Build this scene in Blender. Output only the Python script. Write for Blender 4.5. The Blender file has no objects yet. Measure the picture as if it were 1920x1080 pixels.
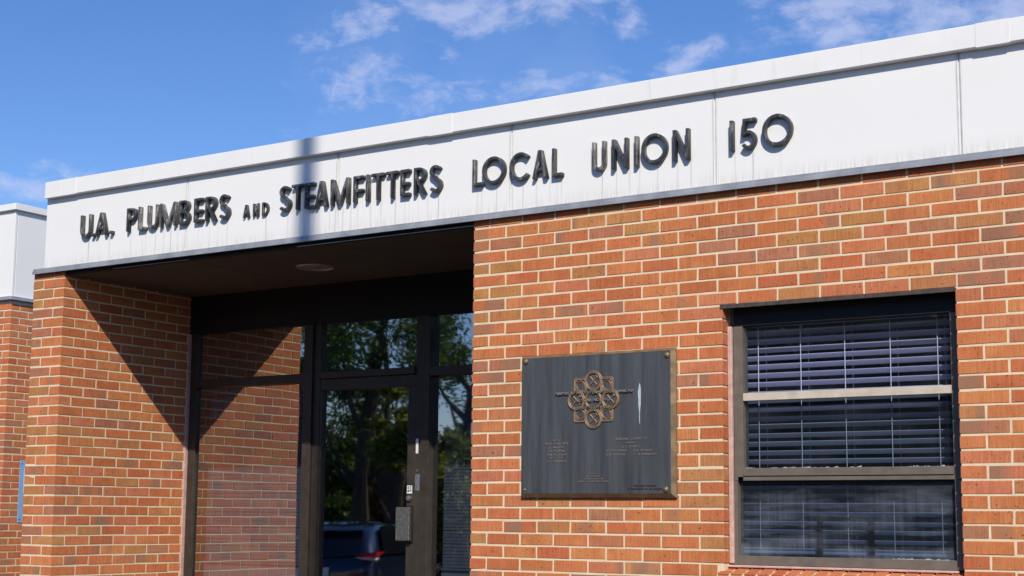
import bpy, bmesh, math, random
import numpy as np
from mathutils import Matrix, Vector
R = math.radians
random.seed(7); rng = np.random.default_rng(11)
scene = bpy.context.scene
col = scene.collection

# ------------------------------------------------------------------ camera
CAM = Vector((4.568267, -6.660999, -1.577947))
YAW, PITCH, ROLL = 0.574386, 0.129102, 0.008576
def cam_axes():
    cy, sy, cp, sp = math.cos(YAW), math.sin(YAW), math.cos(PITCH), math.sin(PITCH)
    f = Vector((-sy*cp, cy*cp, sp)); r = Vector((cy, sy, 0)); u = r.cross(f)
    cr, sr = math.cos(ROLL), math.sin(ROLL)
    return cr*r + sr*u, -sr*r + cr*u, f
AR, AU, AF = cam_axes()
cd = bpy.data.cameras.new('camera'); cam = bpy.data.objects.new('camera', cd); col.objects.link(cam)
cam.matrix_world = Matrix.Translation(CAM) @ Matrix((AR, AU, -AF)).transposed().to_4x4()
cd.sensor_width = 36; cd.lens = 36*2768.609/1920; cd.shift_y = 67.634/1920
cd.clip_start = 0.05; cd.clip_end = 3000
scene.camera = cam

# ------------------------------------------------------------------ sky and sun
SUN_TO = Vector((0.68, -1.0, 0.95)).normalized()          # from the scene towards the sun
ELEV = math.asin(SUN_TO.z); AZ = math.atan2(SUN_TO.x, SUN_TO.y)
world = bpy.data.worlds.new('World'); scene.world = world; world.use_nodes = True
wn, wl = world.node_tree.nodes, world.node_tree.links
wn.clear()
def N(nodes, t, **kw):
    n = nodes.new(t)
    for k, v in kw.items(): setattr(n, k, v)
    return n
def sky_nodes():
    out = N(wn, 'ShaderNodeOutputWorld'); bg = N(wn, 'ShaderNodeBackground')
    sky = N(wn, 'ShaderNodeTexSky', sky_type='NISHITA', sun_disc=False, sun_elevation=ELEV, sun_rotation=AZ,
            altitude=150, air_density=1.0, dust_density=0.25, ozone_density=2.2)
    hs = N(wn, 'ShaderNodeHueSaturation'); hs.inputs['Saturation'].default_value = 1.22; hs.inputs['Value'].default_value = 1.0
    wl.new(sky.outputs[0], hs.inputs['Color'])
    tn = N(wn, 'ShaderNodeMix', data_type='RGBA', blend_type='MULTIPLY'); tn.inputs['Factor'].default_value = 1.0; wl.new(hs.outputs[0], tn.inputs['A']); tn.inputs['B'].default_value = (1.06, 1.08, 1.34, 1)
    tc = N(wn, 'ShaderNodeTexCoord')
    # wispy clouds: direction warped by noise, blobs where the sky shows them, thin noise everywhere
    nz = N(wn, 'ShaderNodeTexNoise'); nz.inputs['Scale'].default_value = 9; nz.inputs['Detail'].default_value = 6
    wl.new(tc.outputs['Generated'], nz.inputs['Vector'])
    sub = N(wn, 'ShaderNodeVectorMath', operation='SUBTRACT'); wl.new(nz.outputs['Color'], sub.inputs[0]); sub.inputs[1].default_value = (.5, .5, .5)
    sc = N(wn, 'ShaderNodeVectorMath', operation='SCALE'); wl.new(sub.outputs[0], sc.inputs[0]); sc.inputs['Scale'].default_value = 0.045
    wd = N(wn, 'ShaderNodeVectorMath', operation='ADD'); wl.new(tc.outputs['Generated'], wd.inputs[0]); wl.new(sc.outputs[0], wd.inputs[1])
    def M(op, a, b=None, clamp=False):
        m = N(wn, 'ShaderNodeMath', operation=op, use_clamp=clamp)
        for i, v in enumerate((a, b)):
            if v is None: continue
            if isinstance(v, (int, float)): m.inputs[i].default_value = v
            else: wl.new(v, m.inputs[i])
        return m.outputs[0]
    def D(vec):
        d = N(wn, 'ShaderNodeVectorMath', operation='DOT_PRODUCT'); wl.new(wd.outputs[0], d.inputs[0]); d.inputs[1].default_value = vec
        return d.outputs['Value']
    total = None
    # elevation-angle/azimuth-angle of each wisp, half sizes in radians, tilt, strength (true directions in the sky)
    for (px, py, sx, sy, tilt, st) in [(720, 45, .056, .014, .35, .8), (930, 5, .09, .020, .05, .85), (700, 165, .050, .022, -.15, .7),
                                       (1050, 165, .085, .014, .10, .65), (1285, 108, .024, .016, .2, .8), (1610, 45, .062, .032, -.2, 1.0),
                                       (1870, 10, .045, .030, .1, .95), (112, 335, .026, .010, .2, .85), (20, 368, .034, .009, .1, .85),
                                       (850, 105, .016, .009, .5, .45), (1160, 25, .02, .014, .2, .5), (1440, 60, .03, .012, .6, .4), (545, 240, .014, .006, .1, .35)]:
        d = (AF + AR*((px-960)/2768.609) - AU*((py-607.6)/2768.609)).normalized()
        h = Vector((d.y, -d.x, 0)).normalized(); v = h.cross(d)
        h2 = h*math.cos(tilt) + v*math.sin(tilt); v2 = -h*math.sin(tilt) + v*math.cos(tilt)
        a, b = D(h2/sx), D(v2/sy)
        a = M('SUBTRACT', a, 0.0); e = M('ADD', M('MULTIPLY', a, a), M('MULTIPLY', b, b))
        w = M('MULTIPLY', M('SUBTRACT', 1.0, M('MULTIPLY', e, 0.5), True), M('GREATER_THAN', D(d), 0.0))
        w = M('MULTIPLY', w, st)
        total = w if total is None else M('MAXIMUM', total, w)
    n2 = N(wn, 'ShaderNodeTexNoise'); n2.inputs['Scale'].default_value = 34; n2.inputs['Detail'].default_value = 8; n2.inputs['Roughness'].default_value = .62
    mp = N(wn, 'ShaderNodeMapping'); mp.inputs['Scale'].default_value = (1, 1, 1.9); wl.new(wd.outputs[0], mp.inputs['Vector']); wl.new(mp.outputs[0], n2.inputs['Vector'])
    edge = M('MULTIPLY', M('MULTIPLY', M('SUBTRACT', n2.outputs['Fac'], .5), 3.2), M('GREATER_THAN', total, 0.0))
    rr = N(wn, 'ShaderNodeMapRange', interpolation_type='SMOOTHSTEP'); rr.inputs['From Min'].default_value = .22; rr.inputs['From Max'].default_value = 1.35; wl.new(M('ADD', total, edge), rr.inputs['Value'])
    dens = M('MULTIPLY', M('MULTIPLY', rr.outputs[0], M('MULTIPLY', total, 2.2, True)), 1.0, True)
    n3 = N(wn, 'ShaderNodeTexNoise'); n3.inputs['Scale'].default_value = 3.2; n3.inputs['Detail'].default_value = 7; wl.new(wd.outputs[0], n3.inputs['Vector'])
    r3 = N(wn, 'ShaderNodeMapRange'); r3.inputs['From Min'].default_value = .58; r3.inputs['From Max'].default_value = .82; r3.inputs['To Max'].default_value = .5; wl.new(n3.outputs['Fac'], r3.inputs['Value'])
    dens = M('MAXIMUM', dens, r3.outputs[0])
    mx = N(wn, 'ShaderNodeMix', data_type='RGBA'); wl.new(M('MULTIPLY', dens, .58), mx.inputs['Factor']); wl.new(tn.outputs['Result'], mx.inputs['A']); mx.inputs['B'].default_value = (6.3, 6.8, 9.2, 1)
    wl.new(mx.outputs['Result'], bg.inputs['Color']); bg.inputs['Strength'].default_value = 0.1
    wl.new(bg.outputs[0], out.inputs['Surface'])
sky_nodes()
scene.cycles.max_bounces = 6; scene.cycles.diffuse_bounces = 3; scene.cycles.glossy_bounces = 3; scene.cycles.transparent_max_bounces = 8
world.cycles.sampling_method = 'MANUAL'; world.cycles.sample_map_resolution = 256
sd = bpy.data.lights.new('sun', 'SUN'); sd.energy = 4.6; sd.angle = R(0.5); sd.color = (1.0, 0.935, 0.81)
sun = bpy.data.objects.new('sun', sd); col.objects.link(sun); sun.rotation_euler = SUN_TO.to_track_quat('Z', 'Y').to_euler(); sun.location = (8, -14, 14)
vs = scene.view_settings; vs.view_transform = 'Standard'; vs.look = 'None'; vs.exposure = 0.0; vs.gamma = 1; vs.use_curve_mapping = False

# ------------------------------------------------------------------ helpers
def tag(o, label=None, cat=None, group=None, kind=None):
    if label: o['label'] = label
    if cat: o['category'] = cat
    if group: o['group'] = group
    if kind: o['kind'] = kind
    return o
def link(name, me, mat=None, parent=None):
    o = bpy.data.objects.new(name, me); col.objects.link(o)
    if mat is not None and me is not None and not me.materials: me.materials.append(mat)
    if parent: o.parent = parent
    return o
def thing(name, label, cat, group=None):
    return tag(link(name, None), label, cat, group)
def bm_obj(name, bm, mat, parent=None, smooth=False):
    bmesh.ops.recalc_face_normals(bm, faces=bm.faces)
    me = bpy.data.meshes.new(name); bm.to_mesh(me); bm.free()
    if smooth: me.polygons.foreach_set('use_smooth', [True]*len(me.polygons))
    return link(name, me, mat, parent)
def bbox(bm, a, b, bev=0):
    """axis-aligned box from corner a to corner b"""
    lo = [min(a[i], b[i]) for i in range(3)]; hi = [max(a[i], b[i]) for i in range(3)]
    v = [bm.verts.new((x, y, z)) for x in (lo[0], hi[0]) for y in (lo[1], hi[1]) for z in (lo[2], hi[2])]
    fs = [bm.faces.new([v[i] for i in q]) for q in ((0, 1, 3, 2), (4, 6, 7, 5), (0, 4, 5, 1), (2, 3, 7, 6), (0, 2, 6, 4), (1, 5, 7, 3))]
    if bev:
        es = list({e for f in fs for e in f.edges})
        bmesh.ops.bevel(bm, geom=es, offset=bev, segments=1, affect='EDGES')
def box(name, a, b, mat, parent=None, bev=0.0):
    bm = bmesh.new(); bbox(bm, a, b, bev); return bm_obj(name, bm, mat, parent)
def tube(bm, pts, rad, seg=8, cap=True):
    pts = [Vector(p) for p in pts]; rings = []
    for i, p in enumerate(pts):
        d = (pts[min(i+1, len(pts)-1)] - pts[max(i-1, 0)]).normalized()
        a = d.orthogonal().normalized() if i == 0 else (a - d*a.dot(d)).normalized()
        b = d.cross(a); r = rad[i] if hasattr(rad, '__len__') else rad
        rings.append([bm.verts.new(p + (a*math.cos(t) + b*math.sin(t))*r) for t in [2*math.pi*k/seg for k in range(seg)]])
    for A_, B_ in zip(rings, rings[1:]):
        for k in range(seg): bm.faces.new((A_[k], A_[(k+1) % seg], B_[(k+1) % seg], B_[k]))
    if cap: bm.faces.new(rings[0][::-1]); bm.faces.new(rings[-1])

# ------------------------------------------------------------------ materials
class Mat:
    def __init__(s, name):
        s.m = bpy.data.materials.new(name); s.m.use_nodes = True; s.t = s.m.node_tree; s.n, s.l = s.t.nodes, s.t.links
        s.b = s.n['Principled BSDF']; s.out = s.n['Material Output']
    def node(s, t, **kw): return N(s.n, t, **kw)
    def tex(s, kind='Object'): return s.node('ShaderNodeTexCoord').outputs[kind]
    def map(s, vec, scale=(1, 1, 1), loc=(0, 0, 0)):
        m = s.node('ShaderNodeMapping'); m.inputs['Scale'].default_value = scale; m.inputs['Location'].default_value = loc; s.l.new(vec, m.inputs['Vector']); return m.outputs[0]
    def noise(s, vec, scale, detail=4, rough=.55, lo=None, hi=None, a=0., b=1.):
        n = s.node('ShaderNodeTexNoise'); n.inputs['Scale'].default_value = scale; n.inputs['Detail'].default_value = detail; n.inputs['Roughness'].default_value = rough
        s.l.new(vec, n.inputs['Vector'])
        return n.outputs['Fac'] if lo is None else s.rng(n.outputs['Fac'], lo, hi, a, b)
    def rng(s, v, lo, hi, a=0., b=1.):
        r = s.node('ShaderNodeMapRange'); s.l.new(v, r.inputs['Value'])
        for k, x in zip(('From Min', 'From Max', 'To Min', 'To Max'), (lo, hi, a, b)): r.inputs[k].default_value = x
        return r.outputs[0]
    def math(s, op, a, b, clamp=False):
        m = s.node('ShaderNodeMath', operation=op, use_clamp=clamp)
        for i, v in enumerate((a, b)):
            if isinstance(v, (int, float)): m.inputs[i].default_value = v
            else: s.l.new(v, m.inputs[i])
        return m.outputs[0]
    def mix(s, f, a, b, blend='MIX'):
        m = s.node('ShaderNodeMix', data_type='RGBA', blend_type=blend)
        for k, v in (('Factor', f), ('A', a), ('B', b)):
            i = m.inputs[k]
            if isinstance(v, (int, float)): i.default_value = v
            elif isinstance(v, tuple): i.default_value = v if len(v) == 4 else (*v, 1)
            else: s.l.new(v, i)
        return m.outputs['Result']
    def bump(s, h, strength=.3, dist=.01):
        b = s.node('ShaderNodeBump'); b.inputs['Strength'].default_value = strength; b.inputs['Distance'].default_value = dist
        s.l.new(h, b.inputs['Height']); s.l.new(b.outputs[0], s.b.inputs['Normal']); return b
    def set(s, color=None, rough=None, metal=None, spec=None):
        for k, v in (('Base Color', color), ('Roughness', rough), ('Metallic', metal), ('Specular IOR Level', spec)):
            if v is None: continue
            if isinstance(v, tuple): s.b.inputs[k].default_value = (*v, 1)
            elif isinstance(v, (int, float)): s.b.inputs[k].default_value = v
            else: s.l.new(v, s.b.inputs[k])
        return s

def simple(name, c, rough=.6, metal=0, var=.15, scale=6, spec=.3, bump=0):
    m = Mat(name); t = m.tex()
    n = m.noise(t, scale, 5)
    v = m.rng(n, .3, .7, 1-var, 1+var)
    cc = m.mix(1.0, c, v, 'MULTIPLY')
    m.set(cc, m.rng(n, .3, .7, rough-.08, rough+.08), metal, spec)
    if bump: m.bump(m.noise(t, scale*8, 4), bump, .004)
    return m.m

def brick_mat(name, joined):
    m = Mat(name)
    if joined:
        a = m.node('ShaderNodeAttribute', attribute_name='brick_color'); base, flash = a.outputs['Color'], a.outputs['Alpha']
        vec = m.node('ShaderNodeAttribute', attribute_name='brick_local').outputs['Vector']
    else:
        oi = m.node('ShaderNodeObjectInfo'); base, flash = oi.outputs['Color'], oi.outputs['Alpha']
        off = m.node('ShaderNodeVectorMath', operation='SCALE'); off.inputs[0].default_value = (37.1, 53.7, 71.3); m.l.new(oi.outputs['Random'], off.inputs['Scale'])
        ad = m.node('ShaderNodeVectorMath', operation='ADD'); m.l.new(m.tex(), ad.inputs[0]); m.l.new(off.outputs[0], ad.inputs[1]); vec = ad.outputs[0]
    streak = m.noise(m.map(vec, (150, 150, 9)), 1.0, 3, .6)
    blotch = m.noise(vec, 11, 4, .6)
    grit = m.noise(vec, 260, 3, .65)
    c = m.mix(1.0, base, m.rng(streak, .3, .7, .84, 1.15), 'MULTIPLY')
    c = m.mix(m.rng(blotch, .44, .70, 0, .55), c, m.mix(1.0, c, (1.12, 1.30, 1.34), 'MULTIPLY'))
    c = m.mix(m.rng(blotch, .48, .28, 0, .5), c, m.mix(1.0, c, (.88, .78, .78), 'MULTIPLY'))
    end = m.noise(m.map(vec, (7, 7, 1.0), (3, 5, 1)), 1.0, 1, .4, .52, .64)
    c = m.mix(m.math('MULTIPLY', end, flash), c, (.30, .155, .098))
    pits = m.noise(m.map(vec, (1, 1, .7)), 95, 2, .5, .665, .72)
    c = m.mix(m.math('MULTIPLY', pits, .65), c, (.09, .045, .03))
    c = m.mix(1.0, c, m.rng(grit, .3, .7, .86, 1.14), 'MULTIPLY')
    pos = m.node('ShaderNodeNewGeometry').outputs['Position']
    c = m.mix(1.0, c, m.noise(m.map(pos, (1, 1, .6)), 1.6, 5, .6, .3, .7, .90, 1.09), 'MULTIPLY')
    m.set(c, .92, 0, .15)
    h = m.math('ADD', m.math('MULTIPLY', streak, .9), m.math('MULTIPLY', grit, .5)); h = m.math('SUBTRACT', h, m.math('MULTIPLY', pits, .9))
    m.bump(h, .75, .0022)
    return m.m
def mortar_mat():
    m = Mat('mortar'); t = m.tex()
    n = m.noise(t, 9, 4); g = m.noise(t, 300, 3, .7)
    c = m.mix(m.rng(n, .35, .65), (.80, .66, .465), (.69, .555, .375)); c = m.mix(1.0, c, m.rng(g, .3, .7, .85, 1.08), 'MULTIPLY')
    m.set(c, .95, 0, .1); m.bump(g, .5, .002); return m.m
def fascia_mat():
    m = Mat('white_panel'); t = m.tex()
    d = m.node('ShaderNodeAttribute', attribute_name='dirt'); sep = m.node('ShaderNodeSeparateColor'); m.l.new(d.outputs['Color'], sep.inputs[0])
    n = m.noise(t, 2.3, 5); fine = m.noise(m.map(t, (90, 1, 3)), 1, 4, .6)
    c = m.mix(m.rng(n, .4, .7, 0, .35), (.81, .80, .785), (.775, .765, .745))
    c = m.mix(m.math('MULTIPLY', sep.outputs[0], m.rng(fine, .3, .7, .55, 1.1), True), c, (.30, .285, .26))
    c = m.mix(m.math('MULTIPLY', sep.outputs[1], m.rng(fine, .35, .65, .15, 1.0), True), c, (.50, .45, .37))
    m.set(c, .38, 0, .4); m.bump(m.noise(t, 1.4, 2), .12, .02); return m.m
def white_metal():
    m = Mat('white_coping'); t = m.tex(); n = m.noise(t, 3, 5); f = m.noise(m.map(t, (30, 30, 4)), 1, 4)
    c = m.mix(m.rng(n, .4, .75, 0, .5), (.81, .80, .785), (.75, .74, .72)); c = m.mix(m.rng(f, .62, .8, 0, .3), c, (.5, .48, .44))
    m.set(c, .42, 0, .4); m.bump(m.noise(t, 2.2, 2), .1, .02); return m.m
def letter_mat():
    m = Mat('weathered_letter'); oi = m.node('ShaderNodeObjectInfo'); t = m.tex()
    off = m.node('ShaderNodeVectorMath', operation='SCALE'); off.inputs[0].default_value = (31, 17, 13); m.l.new(oi.outputs['Random'], off.inputs['Scale'])
    ad = m.node('ShaderNodeVectorMath', operation='ADD'); m.l.new(t, ad.inputs[0]); m.l.new(off.outputs[0], ad.inputs[1])
    s = m.noise(m.map(ad.outputs[0], (45, 9, 45)), 1, 5, .65); g = m.noise(ad.outputs[0], 60, 4)
    f = m.math('ADD', m.rng(s, .45, .68, -.1, .75), m.math('SUBTRACT', oi.outputs['Alpha'], .6), True)
    c = m.mix(f, (.060, .061, .066), (.38, .36, .33)); c = m.mix(1.0, c, m.rng(g, .3, .7, .7, 1.25), 'MULTIPLY')
    m.set(c, .48, .25, .45); m.bump(g, .25, .003); return m.m
def glass_mat(name, refl, tint, dust=0.0, wobble=.004, rough=0.0):
    m = Mat(name); m.n.remove(m.b); t = m.tex()
    tr = m.node('ShaderNodeBsdfTransparent'); tr.inputs[0].default_value = (*tint, 1)
    gl = m.node('ShaderNodeBsdfGlossy'); gl.inputs['Roughness'].default_value = rough; gl.inputs['Color'].default_value = (.93, .95, .97, 1)
    bp = m.node('ShaderNodeBump'); bp.inputs['Strength'].default_value = .5; bp.inputs['Distance'].default_value = wobble
    m.l.new(m.noise(t, 1.7, 1), bp.inputs['Height']); m.l.new(bp.outputs[0], gl.inputs['Normal'])
    mx = m.node('ShaderNodeMixShader'); mx.inputs[0].default_value = refl; m.l.new(tr.outputs[0], mx.inputs[1]); m.l.new(gl.outputs[0], mx.inputs[2])
    res = mx.outputs[0]
    if dust:
        df = m.node('ShaderNodeBsdfDiffuse'); df.inputs[0].default_value = (.42, .47, .56, 1)
        d = m.noise(m.map(t, (1.0, 1, 5.5)), 2.2, 5, .55, .40, .72, .1*dust, dust); st = m.noise(m.map(t, (40, 1, 2)), 1, 4, .6, .35, .7, .6, 1.2)
        m2 = m.node('ShaderNodeMixShader'); m.l.new(m.math('MULTIPLY', d, st), m2.inputs[0]); m.l.new(res, m2.inputs[1]); m.l.new(df.outputs[0], m2.inputs[2]); res = m2.outputs[0]
    m.l.new(res, m.out.inputs['Surface']); return m.m
def plaque_mat():
    m = Mat('dark_bronze_plate'); t = m.tex()
    s = m.noise(m.map(t, (16, 1, 1.1)), 1, 5, .6); n = m.noise(t, 3.0, 5)
    c = m.mix(m.rng(s, .38, .68), (.066, .068, .073), (.142, .149, .155)); c = m.mix(m.rng(n, .35, .65, 0, .6), c, (.086, .088, .093))
    m.set(c, m.rng(n, .3, .7, .34, .48), .35, .5); m.bump(m.noise(t, 240, 3), .12, .002); return m.m
def leaf_mat(name, c1, c2):
    m = Mat(name); oi = m.node('ShaderNodeAttribute', attribute_name='leaf_tone')
    c = m.mix(oi.outputs['Fac'], c1, c2); m.set(c, .55, 0, .3)
    tl = m.node('ShaderNodeBsdfTranslucent'); m.l.new(m.mix(1.0, c, (1.5, 1.7, .7), 'MULTIPLY'), tl.inputs[0])
    mx = m.node('ShaderNodeMixShader'); mx.inputs[0].default_value = .35; m.l.new(m.b.outputs[0], mx.inputs[1]); m.l.new(tl.outputs[0], mx.inputs[2]); m.l.new(mx.outputs[0], m.out.inputs['Surface']); return m.m

BRICK, BRICKJ = brick_mat('brick', False), brick_mat('brick_joined', True)
MORTAR, PANEL, COPING, LETTER = mortar_mat(), fascia_mat(), white_metal(), letter_mat()
LIP = simple('grey_drip_metal', (.36, .37, .40), .45, .3, .2, 9)
BATTEN = simple('joint_strip', (.60, .60, .59), .5, 0, .12, 20)
SOFFIT = simple('brown_soffit_paint', (.105, .080, .063), .85, 0, .12, 3, .1, .2)
BRONZE = simple('dark_bronze_frame', (.052, .042, .034), .48, .2, .18, 14)
BLACKF = simple('black_header', (.012, .012, .013), .6, 0, .2, 6)
FRAMEW = simple('taupe_window_frame', (.155, .13, .105), .55, .1, .14, 16)
CREAM = simple('worn_cream_rail', (.62, .53, .42), .42, .15, .12, 18)
LINTEL = simple('brown_steel_lintel', (.075, .058, .048), .6, .1, .35, 22)
CAULK = simple('pink_caulk', (.56, .36, .32), .85, 0, .18, 30, .1, .4)
def slat_mat():
    m = Mat('white_blind_slat'); m.set((.80, .81, .86), .5, 0, .3); tl = m.node('ShaderNodeBsdfTranslucent'); tl.inputs[0].default_value = (.78, .80, .92, 1)
    mx = m.node('ShaderNodeMixShader'); mx.inputs[0].default_value = .5; m.l.new(m.b.outputs[0], mx.inputs[1]); m.l.new(tl.outputs[0], mx.inputs[2]); m.l.new(mx.outputs[0], m.out.inputs['Surface']); return m.m
SLAT = slat_mat()
CORD = simple('white_cord', (.80, .80, .82), .7, 0, .05, 30)
CHROME = simple('brushed_steel', (.55, .55, .55), .35, .9, .12, 40)
STEELH = simple('dull_handle_metal', (.22, .21, .195), .38, .7, .25, 60)
WHITEP = simple('white_paint', (.72, .72, .74), .6, 0, .06, 8)
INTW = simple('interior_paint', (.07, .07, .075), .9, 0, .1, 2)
ROOMW = simple('office_paint', (.30, .30, .31), .9, 0, .1, 2)
ROOMF = simple('pale_office_floor', (.55, .53, .50), .8, 0, .1, 2)
STORE_GLASS = glass_mat('storefront_glass', .47, (.40, .455, .52), 0, .0035, .017)
WIN_GLASS = glass_mat('window_glass', .09, (.80, .84, 1.0), .03, .002)
WIN_GLASS1 = glass_mat('screened_window_glass', .09, (.50, .58, .65), .04, .002)
WIN_GLASS2 = glass_mat('dusty_window_glass', .10, (.37, .46, .58), .26, .003)
PLAQ = plaque_mat()
PUTTY = simple('old_putty', (.40, .40, .41), .9, 0, .3, 60)
GOLDB = simple('worn_bronze_edge', (.30, .205, .115), .42, .55, .25, 18)
EMBL = simple('tan_bronze_relief', (.25, .165, .105), .55, .3, .35, 70)
INSC = simple('tarnished_bronze_letter', (.25, .225, .19), .5, .3, .25, 90)

# ------------------------------------------------------------------ lattice of the brickwork (running bond)
W, H = 0.2127, 0.0667                     # brick module and course height; bed joint 0 is at z = 0
JT = .0110                                 # mortar joint
GZ = -2.95                                 # pavement level at the wall
XJ = [0, 1.0014, 1.9887, 2.9525, 3.9492, 4.9365, 5.9238, 6.9299, 7.9314, 8.9422, 9.9577, 10.992, 12.0075, 13.0465]
def xj(k):                                  # joint positions along the front wall drift a little, as laid
    if k <= 0: return k*W
    if k >= 13: return (13.0465+(k-13)*1.012)*W
    i = int(k); return (XJ[i]+(XJ[i+1]-XJ[i])*(k-i))*W
def brick_variant(seed):
    r = random.Random(seed); bm = bmesh.new(); bbox(bm, (-.5*(W-JT), -.05, -.5*(H-JT)), (.5*(W-JT), .05, .5*(H-JT)), .0016)
    for v in bm.verts: v.co += Vector((r.uniform(-1, 1), r.uniform(-1, 1)*.7, r.uniform(-1, 1)))*.0016
    bmesh.ops.recalc_face_normals(bm, faces=bm.faces)
    me = bpy.data.meshes.new('brick'); bm.to_mesh(me); bm.free(); me.materials.append(BRICK); return me
VARS = [brick_variant(i) for i in range(8)]
VDATA = [(np.array([v.co[:] for v in me.vertices]), [tuple(p.vertices) for p in me.polygons]) for me in VARS]
PAL = [((.50, .158, .062), 34), ((.52, .182, .070), 26), ((.475, .138, .058), 14), ((.51, .170, .082), 14), ((.46, .190, .078), 9), ((.40, .160, .088), 4)]
def brick_color(r, key=None):
    if key == 'olive': c, fl = (.44, .185, .066), .3
    elif key == 'purple': c, fl = (.42, .160, .085), .8
    elif key == 'red': c, fl = (.40, .095, .045), .0
    else:
        c = r.choices([p[0] for p in PAL], [p[1] for p in PAL])[0]; fl = r.uniform(.5, 1.0) if r.random() < .19 else 0.0
    v = r.uniform(.93, 1.08); return (c[0]*v, c[1]*v*r.uniform(.94, 1.06), c[2]*v, fl)
class Bricks:
    """collects bricks of one wall: (centre, size, rotation about z, colour, visible?)"""
    def __init__(s, seed): s.r = random.Random(seed); s.items = []
    def add(s, c, size, rz=0, vis=True, key=None):
        r = s.r; out = r.gauss(0, .0006)
        o = Vector((math.sin(rz), -math.cos(rz), 0))*out
        s.items.append((Vector(c)+o+Vector((0, 0, r.gauss(0, .0007))), size, rz + r.gauss(0, .0018), brick_color(r, key), vis, r.randrange(8)))
    def build(s, parent, lim=300):
        vis = [i for i in s.items if i[4]]; rest = [i for i in s.items if not i[4]]
        rest += vis[lim:]; vis = vis[:lim]
        for c, sz, rz, cl, _, k in vis:
            o = link('brick', VARS[k], None, parent); o.location = c; o.rotation_euler = (s.r.gauss(0, .002), 0, rz)
            o.scale = (sz[0]/(W-JT), sz[1]/.1, sz[2]/(H-JT)); o.color = cl
        if not rest: return
        V, F, C_, L_ = [], [], [], []; n = 0
        for c, sz, rz, cl, _, k in rest:
            v, f = VDATA[k]; v = v*np.array((sz[0]/(W-JT), sz[1]/.1, sz[2]/(H-JT)))
            L_.append(v + rng.uniform(0, 40, 3)); cs, sn = math.cos(rz), math.sin(rz)
            V.append(np.stack([v[:, 0]*cs-v[:, 1]*sn, v[:, 0]*sn+v[:, 1]*cs, v[:, 2]], 1)+np.array(c))
            F += [tuple(i+n for i in q) for q in f]; C_.append(np.tile(np.array(cl), (len(v), 1))); n += len(v)
        me = bpy.data.meshes.new('brickwork'); me.from_pydata(np.concatenate(V).tolist(), [], F)
        a = me.attributes.new('brick_color', 'FLOAT_COLOR', 'POINT'); a.data.foreach_set('color', np.concatenate(C_).ravel())
        a = me.attributes.new('brick_local', 'FLOAT_VECTOR', 'POINT'); a.data.foreach_set('vector', np.concatenate(L_).ravel())
        o = link('brickwork', me, BRICKJ, parent); o['kind'] = 'stuff'
def clean(bounds):
    """drop slivers from a sorted list of joint positions"""
    out = [bounds[0]]
    for b in bounds[1:-1]:
        if b-out[-1] > .05: out.append(b)
    if len(out) > 1 and bounds[-1]-out[-1] < .05: out.pop()
    return out+[bounds[-1]]

# ------------------------------------------------------------------ ground
def ground():
    bm = bmesh.new(); xs = [-400, -30, 30, 400]; prof = [(300, -2.99), (-.4, -2.99), (-4, -3.09), (-12, -3.40), (-22, -3.46), (-400, -3.5)]
    rows = [[bm.verts.new((x, y, z)) for x in xs] for y, z in prof]
    for A_, B_ in zip(rows, rows[1:]):
        for i in range(3): bm.faces.new((A_[i], A_[i+1], B_[i+1], B_[i]))
    m = Mat('asphalt'); t = m.tex(); n = m.noise(t, .6, 6); g = m.noise(t, 60, 3)
    m.set(m.mix(1.0, m.mix(m.rng(n, .35, .65), (.038, .038, .039), (.058, .057, .056)), m.rng(g, .3, .7, .75, 1.25), 'MULTIPLY'), .9, 0, .2); m.bump(g, .4, .01)
    tag(bm_obj('ground', bm, m.m), 'grey asphalt parking ground in front of the building', 'ground', kind='structure')
    m = Mat('dark_paving'); t = m.tex(); n = m.noise(t, 1.5, 6); g = m.noise(t, 90, 3)
    m.set(m.mix(1.0, m.mix(m.rng(n, .35, .65), (.085, .08, .075), (.12, .115, .105)), m.rng(g, .3, .7, .85, 1.12), 'MULTIPLY'), .9, 0, .2); m.bump(g, .3, .006)
    bm = bmesh.new(); bbox(bm, (-9, -2.2, -3.3), (9, 0, GZ), .02)
    p = tag(bm_obj('pavement', bm, m.m), 'dark paved walk along the brick front', 'pavement', kind='structure')
    bm = bmesh.new(); bbox(bm, (-3.36, .0, -3.3), (-.002, 1.16, GZ+.006))
    tag(bm_obj('entrance_slab', bm, m.m), 'dark floor of the recessed entrance', 'floor', kind='structure')
ground()

# ------------------------------------------------------------------ main building
XP = -3.3641                                # inner face of the entrance pier
YG = 1.22                                   # storefront glass
WL, WR, WT, WB = 1.500, 2.655, -8*H, -27.15*H   # window opening
bld = thing('brick_office_building', 'low red brick building with white fascia and recessed glass entrance', 'building')

front = box('front_wall', (0.006, .0025, GZ), (WL-.004, .20, .056), MORTAR, bld)
def more(a, b): return box('mortar_bed', a, b, MORTAR, front)
more((WL-.004, .0025, WT+.0), (WR+.004, .20, .056)); more((WL-.004, .0025, GZ), (WR+.004, .20, WB-.06)); more((WR+.004, .0025, GZ), (7.6, .20, .056))
KEYS = {(4, 8): 'olive', (4, 9): 'olive', (3, 10): 'olive', (5, 9): 'purple', (4, 11): 'purple', (5, 7): 'purple', (2, 12): 'purple', (2, 3): 'purple', (2, 4): 'olive', (3, 1): None,
        (8, 3): 'purple', (1, 11): 'olive', (7, 12): 'purple', (8, 12): 'purple', (5, 3): 'olive', (12, 0): 'purple', (15, 12): 'purple', (18, 12): 'purple', (19, 1): 'purple', (25, 2): 'olive', (6, 0): 'olive', (4, 0): 'olive', (8, 0): 'olive', (2, 0): 'purple', (25, 7): 'purple'}
fb = Bricks(3)
ncourse = int(-GZ/H)+1
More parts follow.
